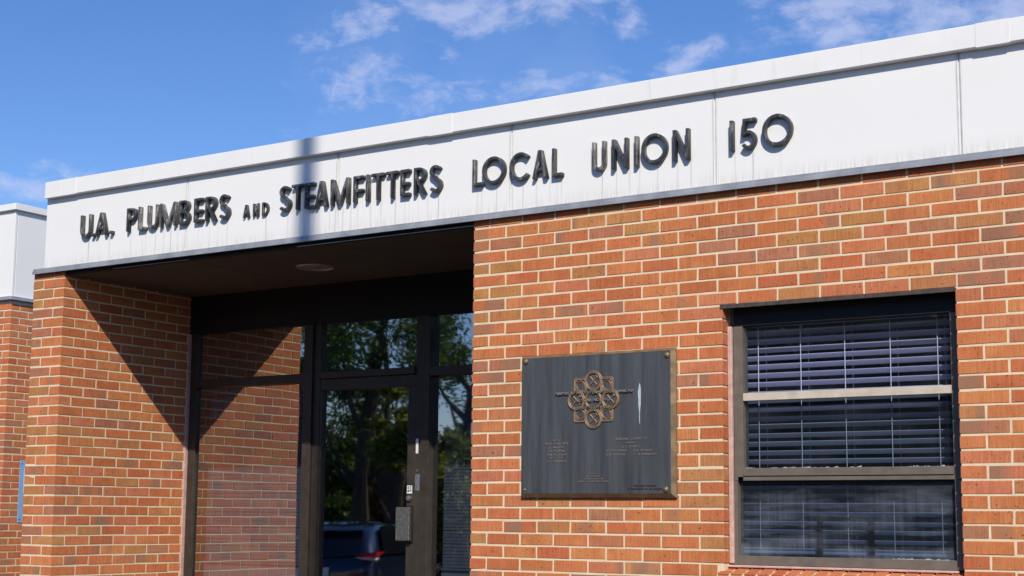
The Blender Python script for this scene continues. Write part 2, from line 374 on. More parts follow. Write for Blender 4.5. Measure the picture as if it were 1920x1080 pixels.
for c in range(0, ncourse):
    zc = -(c-.5)*H
    if zc-H/2 < GZ: break
    ks = [0]+[k+(0 if c % 2 else .5) for k in range(1 if c % 2 else 0, 36)]
    xs = [xj(k) for k in ks if xj(k) < 7.55]
    spans = [(0.0, 7.55)]
    if 9 <= c <= 27: spans = [(0.0, WL), (WR, 7.55)]
    elif c in (28, 29): spans = [(0.0, WL-.034), (WR+.002, 7.55)]
    for a, b in spans:
        bs = clean([a]+[x for x in xs if a+.01 < x < b-.01]+[b])
        for i, (x0, x1) in enumerate(zip(bs, bs[1:])):
            l = x0+(JT/2 if i or a > 0 else 0); rr_ = x1-(JT/2 if i < len(bs)-2 else (0 if c < 28 else .006))
            if a > 0 and i == 0: l = x0
            if i == 0 and a == 0: l = 0.0
            ym = .0985 if (i == 0 and a == 0 and c % 2) else .06
            if i == 0 and a == 0 and not c % 2: ym = .202
            if 9 <= c <= 27 and ((b == WL and i == len(bs)-2) or (a == WR and i == 0)): ym = .075
            vis = c <= 29 and x0 < 3.05
            hid = .36 < x0 and x1 < 1.22 and 12 <= c <= 21
            key = KEYS.get((c, int(x0/W+.3))) if vis else None
            fb.add(((l+rr_)/2, ym/2, zc), (rr_-l, ym, H-JT), 0, vis and not hid, key)
fb.build(front)

pier = box('entrance_pier', (XP-1.5*W+.012, .0025, GZ), (XP-.0025, 1.36, .056), MORTAR, bld)
pb = Bricks(5)
PKEY = {(1, 0): 'olive', (2, 0): 'olive', (3, 0): 'olive', (4, 0): 'purple', (5, 0): 'purple', (6, 0): 'purple', (7, 0): 'purple', (9, 0): 'purple', (10, 0): 'purple', (12, 0): 'olive', (15, 0): 'olive', (16, 0): 'olive', (18, 0): 'olive', (21, 0): 'olive', (22, 0): 'olive', (23, 0): 'olive', (20, 0): 'purple'}
X0 = XP-1.5*W+.0105
for c in range(0, ncourse):
    zc = -(c-.5)*H
    if zc-H/2 < GZ: break
    vis = c <= 29; hb = .0985; fl = W-JT
    if c % 2:   # half on the left, full stretcher on the corner
        pb.add((X0+hb/2, .1, zc), (hb, .2, H-JT), 0, vis, PKEY.get((c, 0)))
        pb.add((XP-fl/2, hb/2, zc), (fl, hb, H-JT), 0, vis)
        y0 = hb+JT
    else:
        pb.add((X0+fl/2, hb/2, zc), (fl, hb, H-JT), 0, vis, PKEY.get((c, 0)))
        pb.add((XP-hb/2, fl/2, zc), (fl, hb, H-JT), R(90), vis)
        y0 = fl+JT
    while y0 < 1.19:
        y1 = min(y0+fl, 1.30)
        if 1.30-y1 < .04: y1 = 1.30
        pb.add((XP-.03, (y0+y1)/2, zc), (y1-y0, .06, H-JT), R(90), vis); y0 = y1+JT
pb.build(pier)

# fascia: white panels with dirt streaks under the letters
WORDS = [  # character, left, right, bottom, top (metres on the fascia)
 ('U', -3.193, -3.094, .251, .405), ('.', -3.083, -3.061, .251, .272), ('A', -3.048, -2.936, .251, .405), ('.', -2.908, -2.886, .251, .272),
 ('P', -2.748, -2.662, .251, .405), ('L', -2.640, -2.574, .251, .405), ('U', -2.555, -2.464, .250, .404), ('M', -2.443, -2.300, .250, .404), ('B', -2.270, -2.180, .250, .404), ('E', -2.137, -2.064, .250, .404), ('R', -2.038, -1.950, .249, .403), ('S', -1.922, -1.835, .247, .404),
 ('a', -1.728, -1.675, .240, .320), ('n', -1.645, -1.600, .239, .320), ('d', -1.570, -1.518, .238, .320),
 ('S', -1.422, -1.332, .243, .399), ('T', -1.321, -1.234, .243, .398), ('E', -1.216, -1.145, .242, .397), ('A', -1.136, -1.043, .241, .396), ('M', -1.016, -.879, .240, .395), ('F', -.843, -.770, .239, .394), ('I', -.750, -.730, .238, .394), ('T', -.709, -.617, .237, .393), ('T', -.600, -.517, .236, .392), ('E', -.497, -.433, .237, .391), ('R', -.401, -.320, .236, .390), ('S', -.293, -.209, .234, .391),
 ('L', .005, .071, .238, .388), ('O', .070, .219, .236, .390), ('C', .251, .382, .235, .391), ('A', .399, .492, .233, .387), ('L', .524, .586, .231, .385),
 ('U', .772, .850, .229, .385), ('N', .890, .983, .228, .385), ('I', 1.025, 1.043, .227, .385), ('O', 1.065, 1.212, .228, .386), ('N', 1.246, 1.337, .228, .387),
 ('I', 1.563, 1.581, .240, .392), ('5', 1.624, 1.706, .235, .392), ('O', 1.737, 1.893, .233, .393)]
STK = {'U': [(.5, .9)], 'A': [(.04, .35), (.95, .6)], 'P': [(.1, .55)], 'L': [(.15, .25), (.6, .5)], 'M': [(.06, .5), (.5, .75), (.94, .6)], 'B': [(.5, .55)], 'E': [(.12, .4), (.6, .2)], 'R': [(.1, .35), (.92, .5)], 'S': [(.5, .9)],
       'T': [(.5, .65)], 'F': [(.1, .5)], 'I': [(.5, .55)], 'O': [(.5, .6)], 'C': [(.5, 1.0)], 'N': [(.08, .45), (.9, .7)], '5': [(.55, 1.0)], 'a': [], 'n': [], 'd': [(.3, .7)], '.': []}
rs = random.Random(2); STREAKS = []
for ch, a, b, z0, z1 in WORDS:
    for fx, st in STK[ch]: STREAKS.append((a+(b-a)*fx+.006, st*rs.uniform(.6, 1.0)*(.35 if ch == 'O' and a > 1.5 else 1), rs.uniform(.004, .008), z0+.01))
JX = [-2.229, -.985, .246, 1.470, 2.702, 3.93, 5.16, 6.38]
for x in JX: STREAKS += [(x-.014, .55, .004, .56), (x+.014, .35, .004, .56), (x-.03, .3, .003, .20)]
def dirt(x, z):
    d = 0
    for sx, st, w, zt in STREAKS:
        k = max(0, 1-abs(x-sx)/w)
        if k and z < zt: d = max(d, st*k*(1.0 if z < zt-.01 else .3)*(.95-.25*(zt-z)/.2))
    soil = max(0, 1-(z-.075)/.085)**1.4
    return min(1, max(0, d*1.0)), soil*.7
FZ0, FZ1 = .078, .566
def fascia_panel(xa, xb):
    xs = {xa, xb}
    for sx, st, w, zt in STREAKS:
        if xa < sx < xb: xs |= {min(max(v, xa), xb) for v in (sx-w*1.05, sx-w*.5, sx, sx+w*.5, sx+w*1.05)}
    xs |= set(np.linspace(xa, xb, 9).tolist()); xs = sorted(xs); xs = [xs[0]]+[b for a, b in zip(xs, xs[1:]) if b-a > 2e-4]
    zs = [FZ0, .085, .10, .12, .14, .165, .20, .225, .235, .243, .252, .262, .32, .40, .48, .55, .562, FZ1]
    V = [(x, 0, z) for z in zs for x in xs]; n = len(xs)
    F = [(j*n+i, j*n+i+1, (j+1)*n+i+1, (j+1)*n+i) for j in range(len(zs)-1) for i in range(n-1)]
    cols = [(*dirt(x, z), 0, 1) for z in zs for x in xs]
    b0 = len(V); V += [(xa, 0, FZ0), (xb, 0, FZ0), (xb, 0, FZ1), (xa, 0, FZ1), (xa, .03, FZ0), (xb, .03, FZ0), (xb, .03, FZ1), (xa, .03, FZ1)]
    F += [tuple(b0+i for i in q) for q in ((0, 4, 5, 1), (1, 5, 6, 2), (2, 6, 7, 3), (3, 7, 4, 0), (4, 7, 6, 5))]; cols += [(0, 0, 0, 1)]*8
    me = bpy.data.meshes.new('fascia_panel'); me.from_pydata(V, [], F)
    a = me.attributes.new('dirt', 'FLOAT_COLOR', 'POINT'); a.data.foreach_set('color', np.array(cols, float).ravel())
    return link('fascia_panel', me, PANEL, bld)
FX0 = -3.574
edges = [FX0]+JX+[7.6]
for a, b in zip(edges, edges[1:]):
    fascia_panel(a+(.004 if a != FX0 else 0), b-.004)
for x in JX: box('joint_strip', (x-.0045, .006, FZ0), (x+.0045, .02, FZ1), BATTEN, bld); 
for x in JX:
    for s in (-1, 1): box('joint_strip', (x+s*.0085-.0022, -.0022, FZ0+.001), (x+s*.0085+.0022, .004, FZ1-.001), BATTEN, bld, .0006)
box('parapet', (FX0+.02, .031, .06), (7.6, .32, .655), COPING, bld)
box('coping', (FX0+.020, -.040, .562), (7.6, .36, .672), COPING, bld, .003)
for xa, xb in ((FX0+.018, -3.395), (-3.394, -3.243), (-.297, -.129), (2.793, 2.945), (5.8, 5.95)): e = .0012 if xa < -3 else .0018; box('coping_cover', (xa, -.040-e, .562-e*1.4), (xb, .362, .672+e), COPING, bld, .0008)
bm = bmesh.new(); bbox(bm, (X0+.014, -.026, .046), (7.6, .06, .0765), .002)
box('roof', (X0+.1, .30, .10), (7.6, 9.0, .55), simple('roof_membrane', (.3, .3, .3), .9), bld)
bm_obj('drip_edge', bm, LIP, bld)
box('drip_lip', (X0+.012, -.030, .040), (7.6, -.0255, .060), LIP, bld, .001)

# soffit over the entrance
SZ = .018
for xa, xb in ((XP+.001, -2.20), (-2.194, -1.02), (-1.014, -.001)): box('soffit_panel', (xa, .034, SZ), (xb, 1.25, .0455), SOFFIT, bld)
box('soffit_edge', (XP+.001, .012, .022), (-.001, .033, .0455), BLACKF, bld)
box('soffit_trim', (-1.30, .004, .020), (-.004, .0115, .0245), LIP, bld, .001)
box('soffit_trim', (-2.9, .004, .022), (-2.2, .0115, .0245), LIP, bld, .001)

# ------------------------------------------------------------------ storefront (frame, panes, door)
sf = link('storefront', None, None, bld)
ST0, ST1, SB0, SB1, DT = -.262, SZ, -.668, -.607, -2.92   # head underside, soffit, transom bar, sill
F0, F1 = 1.165, 1.275
box('header', (XP+.002, 1.19, ST0+.0), (-.001, 1.30, ST1-.001), BLACKF, sf)
def fr(name, x0, x1, z0, z1, y0=F0, y1=F1, mat=BRONZE, par=sf, bev=.002): return box(name, (x0, y0, z0), (x1, y1, z1), mat, par, bev)
fr('mullion', -3.349, -3.280, DT, ST0-.001, F0+.03); fr('mullion', -2.226, -2.150, DT, ST0-.001); fr('mullion', -2.148, -2.094, DT, ST0-.001, F0+.022)
fr('mullion', -1.264, -1.205, DT, ST0-.001, F0+.022); fr('mullion', -1.203, -1.140, DT, ST0-.001); fr('mullion', -.06, -.002, DT, ST0-.001)
fr('transom_bar', -3.279, -2.227, SB0, SB1); fr('transom_bar', -2.093, -1.265, SB0+.02, SB1+.003); fr('transom_bar', -1.139, -.061, SB0, SB1)
fr('sill', -3.279, -2.227, DT, DT+.10); fr('sill', -1.139, -.061, DT, DT+.10)
box('caulk_line', (XP+.001, F0+.006, DT), (-3.350, F0+.06, ST0-.001), CAULK, sf)
def pane(name, x0, x1, z0, z1, y, mat, par, t=.006): return box(name, (x0, y, z0), (x1, y+t, z1), mat, par)
def sheet(name, x0, x1, z0, z1, y, mat, par):
    me = bpy.data.meshes.new(name); me.from_pydata([(x0, y, z0), (x1, y, z0), (x1, y, z1), (x0, y, z1)], [], [(0, 1, 2, 3)]); return link(name, me, mat, par)
for x0, x1 in ((-3.279, -2.227), (-2.093, -1.265), (-1.139, -.061)): sheet('pane', x0, x1, SB1+.001, ST0-.001, YG, STORE_GLASS, sf)
for x0, x1 in ((-3.279, -2.227), (-1.139, -.061)): sheet('pane', x0, x1, DT+.10, SB0-.001, YG, STORE_GLASS, sf)
door = link('door', None, None, bld)
D0, D1 = 1.192, 1.245
fr('top_rail', -2.092, -1.266, -.728, -.650, D0, D1, par=door); fr('bottom_rail', -2.092, -1.266, DT+.01, DT+.25, D0, D1, par=door)
fr('stile', -2.092, -2.076, DT+.2505, -.7285, D0, D1, par=door); fr('stile', -1.331, -1.266, DT+.2505, -.7285, D0, D1, par=door)
sheet('pane', -2.077, -1.330, DT+.25, -.728, YG, STORE_GLASS, door)
# push box handle, cylinder, sticker, strike plate
bm = bmesh.new(); bbox(bm, (-1.388, 1.150, -1.748), (-1.276, 1.180, -1.528), .004); hd = bm_obj('handle', bm, STEELH, door)
for k in range(7): box('rib', (-1.382+k*.015, 1.1475, -1.740), (-1.375+k*.015, 1.151, -1.536), STEELH, hd, .0008)
box('handle_mount', (-1.330, 1.1805, -1.76), (-1.270, 1.1915, -1.52), BLACKF, door, .003)
bm = bmesh.new(); tube(bm, [(-1.305, 1.192, -1.470), (-1.305, 1.176, -1.470)], .017, 20); tube(bm, [(-1.305, 1.1755, -1.470), (-1.305, 1.170, -1.470)], [.012, .010], 16); bm_obj('lock_cylinder', bm, CHROME, door)
st = box('sticker', (-1.327, 1.1905, -1.438), (-1.285, 1.1918, -1.386), WHITEP, door)
for a, b in ((-1.428, -1.416), (-1.410, -1.404), (-1.400, -1.393)): box('print', (-1.322, 1.1898, a), (-1.308, 1.1904, b), BLACKF, st); box('print', (-1.303, 1.1898, a+.004), (-1.291, 1.1904, b+.003), BLACKF, st)
sp = box('strike_plate', (-1.258, 1.1835, -1.420), (-1.222, 1.1868, -1.312), CHROME, sf, .001)
for z in (-1.335, -1.395):
    bm = bmesh.new(); tube(bm, [(-1.240, 1.1832, z), (-1.240, 1.1815, z)], .006, 10); bm_obj('screw', bm, STEELH, sp)
bm = bmesh.new(); tube(bm, [(-1.242, 1.1868, -1.288), (-1.242, 1.1855, -1.288)], .008, 14); bm_obj('plug', bm, STEELH, sf)
box('label_strip', (-1.256, 1.1855, -1.176), (-1.236, 1.1868, -1.080), WHITEP, sf)
# interior behind the glass
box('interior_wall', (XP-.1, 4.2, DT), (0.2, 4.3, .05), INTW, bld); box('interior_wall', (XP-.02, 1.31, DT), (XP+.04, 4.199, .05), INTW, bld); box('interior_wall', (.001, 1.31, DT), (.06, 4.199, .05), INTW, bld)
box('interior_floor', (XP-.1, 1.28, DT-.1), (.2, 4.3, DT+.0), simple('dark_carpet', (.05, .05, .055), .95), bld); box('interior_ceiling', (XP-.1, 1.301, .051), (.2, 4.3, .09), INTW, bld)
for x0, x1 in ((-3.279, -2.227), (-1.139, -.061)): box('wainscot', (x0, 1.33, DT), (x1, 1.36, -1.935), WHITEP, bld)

# ------------------------------------------------------------------ window
win = link('window', None, None, bld)
G = .102
box('lintel', (WL-.012, -.004, WT-.017), (WR-.001, .006, WT+.004), LINTEL, win, .001)
box('lintel_plate', (WL+.001, .0065, WT-.006), (WR-.001, .095, WT-.001), BLACKF, win)
box('head', (WL+.025, .078, -.633), (WR-.001, .14, WT-.007), BLACKF, win, .002)
def wf(name, x0, x1, z0, z1, y0, y1=.14, mat=FRAMEW, bev=.0015): return box(name, (x0, y0, z0), (x1, y1, z1), mat, win, bev)
wf('jamb', 1.524, 1.572, -1.398, -.634, .072); wf('jamb', 2.604, WR-.001, -1.398, -.634, .072)
wf('jamb', 1.505, 1.541, -1.806, -1.399, .066); wf('jamb', 2.607, WR-.001, -1.806, -1.399, .066)
wf('meeting_rail', 1.5725, 2.6035, -1.006, -.968, .074, .12, CREAM)
wf('middle_rail', 1.5725, 2.6035, -1.375, -1.337, .066); wf('middle_rail', 1.542, 2.606, -1.398, -1.377, .072)
wf('bottom_rail', 1.542, 2.606, -1.806, -1.762, .068); wf('bottom_rail', 1.542, 2.606, -1.411, -1.3985, .090, .13, BLACKF, .0008)
box('caulk_line', (WL+.0005, .050, -1.80), (1.5235, .074, -.634), CAULK, win, .004)
box('caulk_line', (WL-.01, .040, -1.818), (2.62, .066, -1.8065), CAULK, win, .003)
sheet('pane', 1.572, 2.604, -.968, -.633, G, WIN_GLASS, win); sheet('pane', 1.572, 2.604, -1.337, -1.006, G+.004, WIN_GLASS1, win); sheet('pane', 1.541, 2.607, -1.762, -1.411, G, WIN_GLASS2, win)
# weather grime along the glazing beads
def bead(x0, x1, z, y):
    bm = bmesh.new(); r = random.Random(int(x0*1000)); n = 30; top = [z+.001+.006*r.random()**2*(1.6 if k in (0, 1, n) else 1) for k in range(n+1)]
    vs = [(bm.verts.new((x0+(x1-x0)*k/n, y, z)), bm.verts.new((x0+(x1-x0)*k/n, y-.0005, top[k]))) for k in range(n+1)]
    for a, b in zip(vs, vs[1:]): bm.faces.new((a[0], b[0], b[1], a[1]))
    o = bm_obj('putty', bm, PUTTY, win)
bead(1.572, 1.62, -1.337, G+.003); bead(1.70, 2.16, -1.337, G+.003); bead(2.38, 2.603, -1.337, G+.003); bead(2.30, 2.606, -1.762, G-.001)
# rowlock sill of bricks on edge
sill = box('sill_bed', (WL-.03, .012, -1.95), (WR+.0, .20, -1.832), MORTAR, win)
sb = random.Random(9); n = 17; ws = (WR-.004-(WL-.028))/n
for k in range(n):
    bm = bmesh.new(); bbox(bm, (-.5*(ws-.009), -.075, -.098), (.5*(ws-.009), .075, 0), .003)
    bmesh.ops.recalc_face_normals(bm, faces=bm.faces); me = bpy.data.meshes.new('brick'); bm.to_mesh(me); bm.free()
    o = link('brick', me, BRICK, win); o.location = (WL-.028+ws*(k+.5), .036, -1.826+sb.gauss(0, .0012)); o.rotation_euler = (R(13), 0, sb.gauss(0, .004)); o.color = brick_color(sb)
bm = bmesh.new(); vs = [(WL-.026, -.034, -1.848), (WR-.004, -.034, -1.848), (WR-.004, .10, -1.817), (WL-.026, .10, -1.817)]
q = [bm.verts.new(v) for v in vs]; q2 = [bm.verts.new((v[0], v[1], v[2]-.085)) for v in vs]
bm.faces.new(q); bm.faces.new(q2[::-1])
for i in range(4): bm.faces.new((q[i], q[(i+1) % 4], q2[(i+1) % 4], q2[i]))
bm_obj('sill_mortar', bm, MORTAR, win)
# room behind the window
box('interior_wall', (1.0, 2.2, -2.2), (3.2, 2.25, .0), ROOMW, bld); box('interior_wall', (1.0, .21, -2.2), (1.05, 2.199, 0), ROOMW, bld); box('interior_wall', (3.15, .21, -2.2), (3.2, 2.199, 0), ROOMW, bld)
box('interior_floor', (1.0, .21, -2.25), (3.2, 2.25, -2.201), ROOMF, bld); box('interior_ceiling', (1.0, .21, .001), (3.2, 2.25, .05), ROOMW, bld)

# ------------------------------------------------------------------ sign lettering
def arc(cx, cy, rx, ry, a0, a1, n=18): return [(cx+rx*math.cos(R(a0+(a1-a0)*k/n)), cy+ry*math.sin(R(a0+(a1-a0)*k/n))) for k in range(n+1)]
def stroke(pts, t):
    P_ = [Vector(p) for p in pts]; Lf, Rt = [], []
    for i, p in enumerate(P_):
        d0 = (P_[i]-P_[i-1]).normalized() if i else None; d1 = (P_[i+1]-P_[i]).normalized() if i < len(P_)-1 else None
        if d0 is None: d0 = d1
        if d1 is None: d1 = d0
        n0, n1 = Vector((-d0.y, d0.x)), Vector((-d1.y, d1.x)); m = (n0+n1).normalized(); k = t/2/max(.35, m.dot(n0))
        Lf.append(p+m*k); Rt.append(p-m*k)
    return [tuple(p) for p in Lf+Rt[::-1]]
def glyph(ch, w, h, t):
    ch = ch.upper(); s = 1.15*t
    if ch in 'I.': return [[(0, 0), (w, 0), (w, h), (0, h)]]
    if ch == 'L': return [[(0, 0), (w, 0), (w, t), (t, t), (t, h), (0, h)]]
    if ch == 'T': return [[((w-t)/2, 0), ((w+t)/2, 0), ((w+t)/2, h-t), (w, h-t), (w, h), (0, h), (0, h-t), ((w-t)/2, h-t)]]
    if ch == 'E': m = h*.46; return [[(0, 0), (w, 0), (w, t), (t, t), (t, m-t/2), (w*.94, m-t/2), (w*.94, m+t/2), (t, m+t/2), (t, h-t), (w, h-t), (w, h), (0, h)]]
    if ch == 'F': m = h*.43; return [[(0, 0), (t, 0), (t, m-t/2), (w*.94, m-t/2), (w*.94, m+t/2), (t, m+t/2), (t, h-t), (w, h-t), (w, h), (0, h)]]
    if ch == 'U': r = w/2-t/2; return [stroke([(t/2, h), (t/2, h*.6)]+arc(w/2, w/2, r, r, 180, 360)+[(w-t/2, h*.6), (w-t/2, h)], t)]
    if ch == 'O': return [arc(w/2, h/2, w/2, h/2, 0, 351, 39), arc(w/2, h/2, w/2-t, h/2-t, 0, 351, 39)]
    if ch == 'C': return [stroke(arc(w*.53, h/2, w*.53-t/2, h/2-t/2, 42, 318, 30), t)]
    if ch == 'S':
        r1y, r2y = .235*h, .265*h; a = arc(w/2, h-r1y, .46*w-t/2, r1y-t/2, 25, 255, 16); b = arc(w/2, r2y, w/2-t/2, r2y-t/2, 75, -150, 18); return [stroke(a+b, t)]
    if ch == '5': return [stroke([(w*.95, h-t/2), (w*.22, h-t/2), (w*.14, h*.50)]+arc(w*.46, h*.305, w*.5-t/2, h*.305-t/2, 128, -148, 20), t)]
    if ch == 'A':
        ap = 1.25*t; k = (w/2-ap/2)/h; c0, c1 = h*.24, h*.24+t*.9; hi = (w/2-s)/k; xl = lambda z: s+z*k
        return [[(0, 0), (s, 0), (xl(c0), c0), (w-xl(c0), c0), (w-s, 0), (w, 0), (w/2+ap/2, h), (w/2-ap/2, h)], [(xl(c1), c1), (w-xl(c1), c1), (w/2, hi)]]
    if ch == 'M':
        sl = h/(w/2-s/2); y1 = h-t*sl; up = h-(w/2-s)*sl
        return [[(0, 0), (t, 0), (t, y1), (w/2-s/2, 0), (w/2+s/2, 0), (w-t, y1), (w-t, 0), (w, 0), (w, h), (w-s, h), (w/2, up), (s, h), (0, h)]]
    if ch == 'N':
        yA = h*(1-(w-t-s)/(w-s)); yB = h*(1-t/(w-s)); return [[(0, 0), (t, 0), (t, yB), (w-s, 0), (w, 0), (w, h), (w-t, h), (w-t, yA), (s, h), (0, h)]]
    if ch in 'PR':
        r = .27*h; hole = [(t, h-2*r+t*.9), *arc(w-r, h-r, r-t, r-t*.92, -90, 90, 12), (t, h-t)]
        if ch == 'P': return [[(0, 0), (t, 0), (t, h-2*r), *arc(w-r, h-r, r, r, -90, 90, 14), (0, h)], hole]
        lx = w-r-s
        return [[(0, 0), (t, 0), (t, h-2*r), (lx, h-2*r), (w-s, 0), (w, 0), *arc(w-r, h-r, r, r, -90, 90, 14), (0, h)], hole]
    if ch == 'B':
        m = h*.53; r1, r2 = (h-m)/2, m/2; x1, x2 = w*.92-r1, w-r2
        return [[(0, 0), *arc(x2, r2, r2, r2, -90, 68, 12), *arc(x1, h-r1, r1, r1, -68, 90, 12), (0, h)], [(t, t), *arc(x2, r2, r2-t, r2-t*.95, -90, 90, 12), (t, m-t*.4)], [(t, m+t*.4), *arc(x1, h-r1, r1-t, r1-t*.95, -90, 90, 12), (t, h-t)]]
    if ch == 'D': rx = w*.72; return [[(0, 0), *arc(w-rx, h/2, rx, h/2, -90, 90, 18), (0, h)], [(t, t), *arc(w-rx, h/2, rx-t, h/2-t, -90, 90, 18), (t, h-t)]]
def outline_mesh(name, loops, depth, bev):
    cu = bpy.data.curves.new(name, 'CURVE'); cu.dimensions = '2D'; cu.fill_mode = 'BOTH'; cu.extrude = depth/2-bev; cu.bevel_depth = bev; cu.bevel_resolution = 0; cu.offset = -bev
    for lp in loops:
        sp_ = cu.splines.new('POLY'); sp_.points.add(len(lp)-1); sp_.use_cyclic_u = True
        for p, q_ in zip(sp_.points, lp): p.co = (q_[0], q_[1], 0, 1)
    return curve_to_mesh(name, cu)
def curve_to_mesh(name, cu):
    o = bpy.data.objects.new(name, cu); col.objects.link(o); bpy.context.view_layer.update()
    me = bpy.data.meshes.new_from_object(o.evaluated_get(bpy.context.evaluated_depsgraph_get())); me.name = name
    bpy.data.objects.remove(o); bpy.data.curves.remove(cu); return me
sign = thing('wall_sign', 'dark raised metal lettering running along the white fascia above the entrance', 'sign')
WORN = {5: .55, 6: .35, 7: .5, 19: .3, 21: .25, 32: .4, 34: .3, 37: .1}
for i, (ch, a, b, z0, z1) in enumerate(WORDS):
    small = ch.islower(); t = .0115 if small else .0168
    if ch == 'I': t = b-a
    me = outline_mesh('letter', glyph(ch, b-a, z1-z0, t), .019 if small else .033, .0022 if not small else .0015)
    o = link('letter' if ch != '.' else 'full_stop', me, LETTER, sign); o.rotation_euler = (R(90), 0, 0)
    o.location = (a, -(.019 if small else .033)/2-.0005, z0); o.color = (1, 1, 1, .35+.12*random.random()+WORN.get(i, 0)*.8)

# ------------------------------------------------------------------ bronze plaque
pq = thing('bronze_plaque', 'dark bronze memorial plaque with quatrefoil emblem bolted to the brick wall', 'plaque')
PX0, PX1, PZ0, PZ1, PY = .336, 1.250, -1.482, -.731, -.034
bm = bmesh.new(); bw = .021
o4 = [(PX0, PZ0), (PX1, PZ0), (PX1, PZ1), (PX0, PZ1)]; i4 = [(PX0+bw*.5, PZ0+bw), (PX1-bw, PZ0+bw), (PX1-bw, PZ1-bw*.7), (PX0+bw*.5, PZ1-bw*.7)]
A4 = [bm.verts.new((x, -.004, z)) for x, z in o4]; B4 = [bm.verts.new((x, -.016, z)) for x, z in o4]; C4 = [bm.verts.new((x, PY, z)) for x, z in i4]; D4 = [bm.verts.new((x, -.004, z)) for x, z in i4]
for P4, Q4 in ((A4, B4), (B4, C4), (C4, D4)):
    for k in range(4): bm.faces.new((P4[k], P4[(k+1) % 4], Q4[(k+1) % 4], Q4[k]))
bm_obj('border', bm, GOLDB, pq)
box('plate', (i4[0][0]+.0002, PY+.0005, i4[0][1]+.0002), (i4[2][0]-.0002, -.006, i4[2][1]-.0002), PLAQ, pq)
def rosette(x, z, r):
    bm = bmesh.new(); n = 12
    prof = [(1.0, 0), (1.0, .35), (.72, .55), (.6, .45), (.42, .7), (.2, .85)]
    rings = [[bm.verts.new((x+r*a*(1+.10*math.cos(6*th) if a > .65 else a*0+1)*math.cos(th), PY-r*b, z+r*a*(1+.10*math.cos(6*th) if a > .65 else 1)*math.sin(th))) for th in [2*math.pi*k/n for k in range(n)]] for a, b in prof]
    for A_, B_ in zip(rings, rings[1:]):
        for k in range(n): bm.faces.new((A_[k], A_[(k+1) % n], B_[(k+1) % n], B_[k]))
    bm.faces.new(rings[-1]); bm_obj('rosette', bm, GOLDB, pq, True)
rosette(.371, -.762, .0145); rosette(1.211, -.768, .0145); rosette(1.201, -1.441, .0145); rosette(.369, -1.441, .007)
emb = link('emblem', None, None, pq)
def ring(name, x, z, r, w, d=.006, n=40, rect=None, par=emb, mat=EMBL):
    bm = bmesh.new()
    if rect is None: outer = arc(x, z, r, r, 0, 360-360/n, n-1); inner = arc(x, z, r-w, r-w, 0, 360-360/n, n-1)
    else:
        rc = r*.32; outer, inner = [], []
        for (sx, sz, a0) in ((1, 1, 0), (-1, 1, 90), (-1, -1, 180), (1, -1, 270)):
            outer += arc(x+sx*(r-rc), z+sz*(r-rc), rc, rc, a0, a0+90, 5); inner += arc(x+sx*(r-w-rc*.6), z+sz*(r-w-rc*.6), rc*.6, rc*.6, a0, a0+90, 5)
    n = len(outer); V = [[bm.verts.new((p[0], y, p[1])) for p in lp] for lp, y in ((outer, PY), (outer, PY-d*.8), ([((a[0]*.82+b[0]*.18), (a[1]*.82+b[1]*.18)) for a, b in zip(outer, inner)], PY-d), ([((a[0]*.5+b[0]*.5), (a[1]*.5+b[1]*.5)) for a, b in zip(outer, inner)], PY-d*.6), ([((a[0]*.18+b[0]*.82), (a[1]*.18+b[1]*.82)) for a, b in zip(outer, inner)], PY-d), (inner, PY-d*.8), (inner, PY))]
    for A_, B_ in zip(V, V[1:]):
        for k in range(n): bm.faces.new((A_[k], A_[(k+1) % n], B_[(k+1) % n], B_[k]))
    return bm_obj(name, bm, mat, par)
EX, EZ = .787, -.979
for dx, dz in ((0, .098), (0, -.098), (-.101, 0), (.101, 0)): ring('ring', EX+dx, EZ+dz, .0520, .0135, .008+abs(dx)*.01)
ring('ring', EX, EZ, .0500, .0105, .0065)
for sx in (-1, 1):
    for sz in (-1, 1):
        ring('corner_ring', EX+sx*.079, EZ+sz*.077, .0385, .0120, .0055, rect=True)
        ring('inner_ring', EX+sx*.077, EZ+sz*.075, .0265, .0058, .0045)
        bm = bmesh.new(); tube(bm, [(EX+sx*.103, PY+.002, EZ+sz*.101), (EX+sx*.103, PY-.0065, EZ+sz*.101)], [.009, .006], 12); bm_obj('boss', bm, EMBL, emb)
# corded edge: small beads round the outer rings
for dx, dz in ((0, .098), (0, -.098), (-.101, 0), (.101, 0)):
    bm = bmesh.new()
    for k in range(26):
        th = 2*math.pi*k/26; c = Vector((EX+dx+.046*math.cos(th), PY-.0062, EZ+dz+.046*math.sin(th))); d = Vector((-math.sin(th+.6), 0, math.cos(th+.6)))*.0042
        tube(bm, [c-d, c+d], .0016, 5)
    bm_obj('rope_edge', bm, EMBL, emb)
    bm = bmesh.new()
    for sg in (-1, 1):
        c = Vector((EX+dx, PY-.003, EZ+dz)); d = Vector((.020, 0, .021*sg)); tube(bm, [c-d+Vector((0, -.001*sg, 0)), c+d+Vector((0, -.001*sg, 0))], [.0038, .0024], 6)
        e = c+d; p = Vector((-.007*sg, 0, .006)); tube(bm, [e-p, e+p], .0030, 6)
    bm_obj('crossed_tools', bm, EMBL, emb)
def text(body, x, z, size, par=pq, mat=INSC, align='CENTER', width=None, depth=.0022, y=PY):
    cu = bpy.data.curves.new('inscription', 'FONT'); cu.body = body; cu.size = size; cu.align_x = align; cu.align_y = 'CENTER'; cu.extrude = depth/2; cu.space_word = 1.4; cu.resolution_u = 2
    me = curve_to_mesh('inscription', cu)
    xs = [v.co.x for v in me.vertices]; wd_ = max(xs)-min(xs)
    o = link('inscription', me, mat, par); o.rotation_euler = (R(90), 0, 0); o.location = (x, y-depth/2, z)
    if width: o.scale = (width/wd_, 1, 1)
    return o
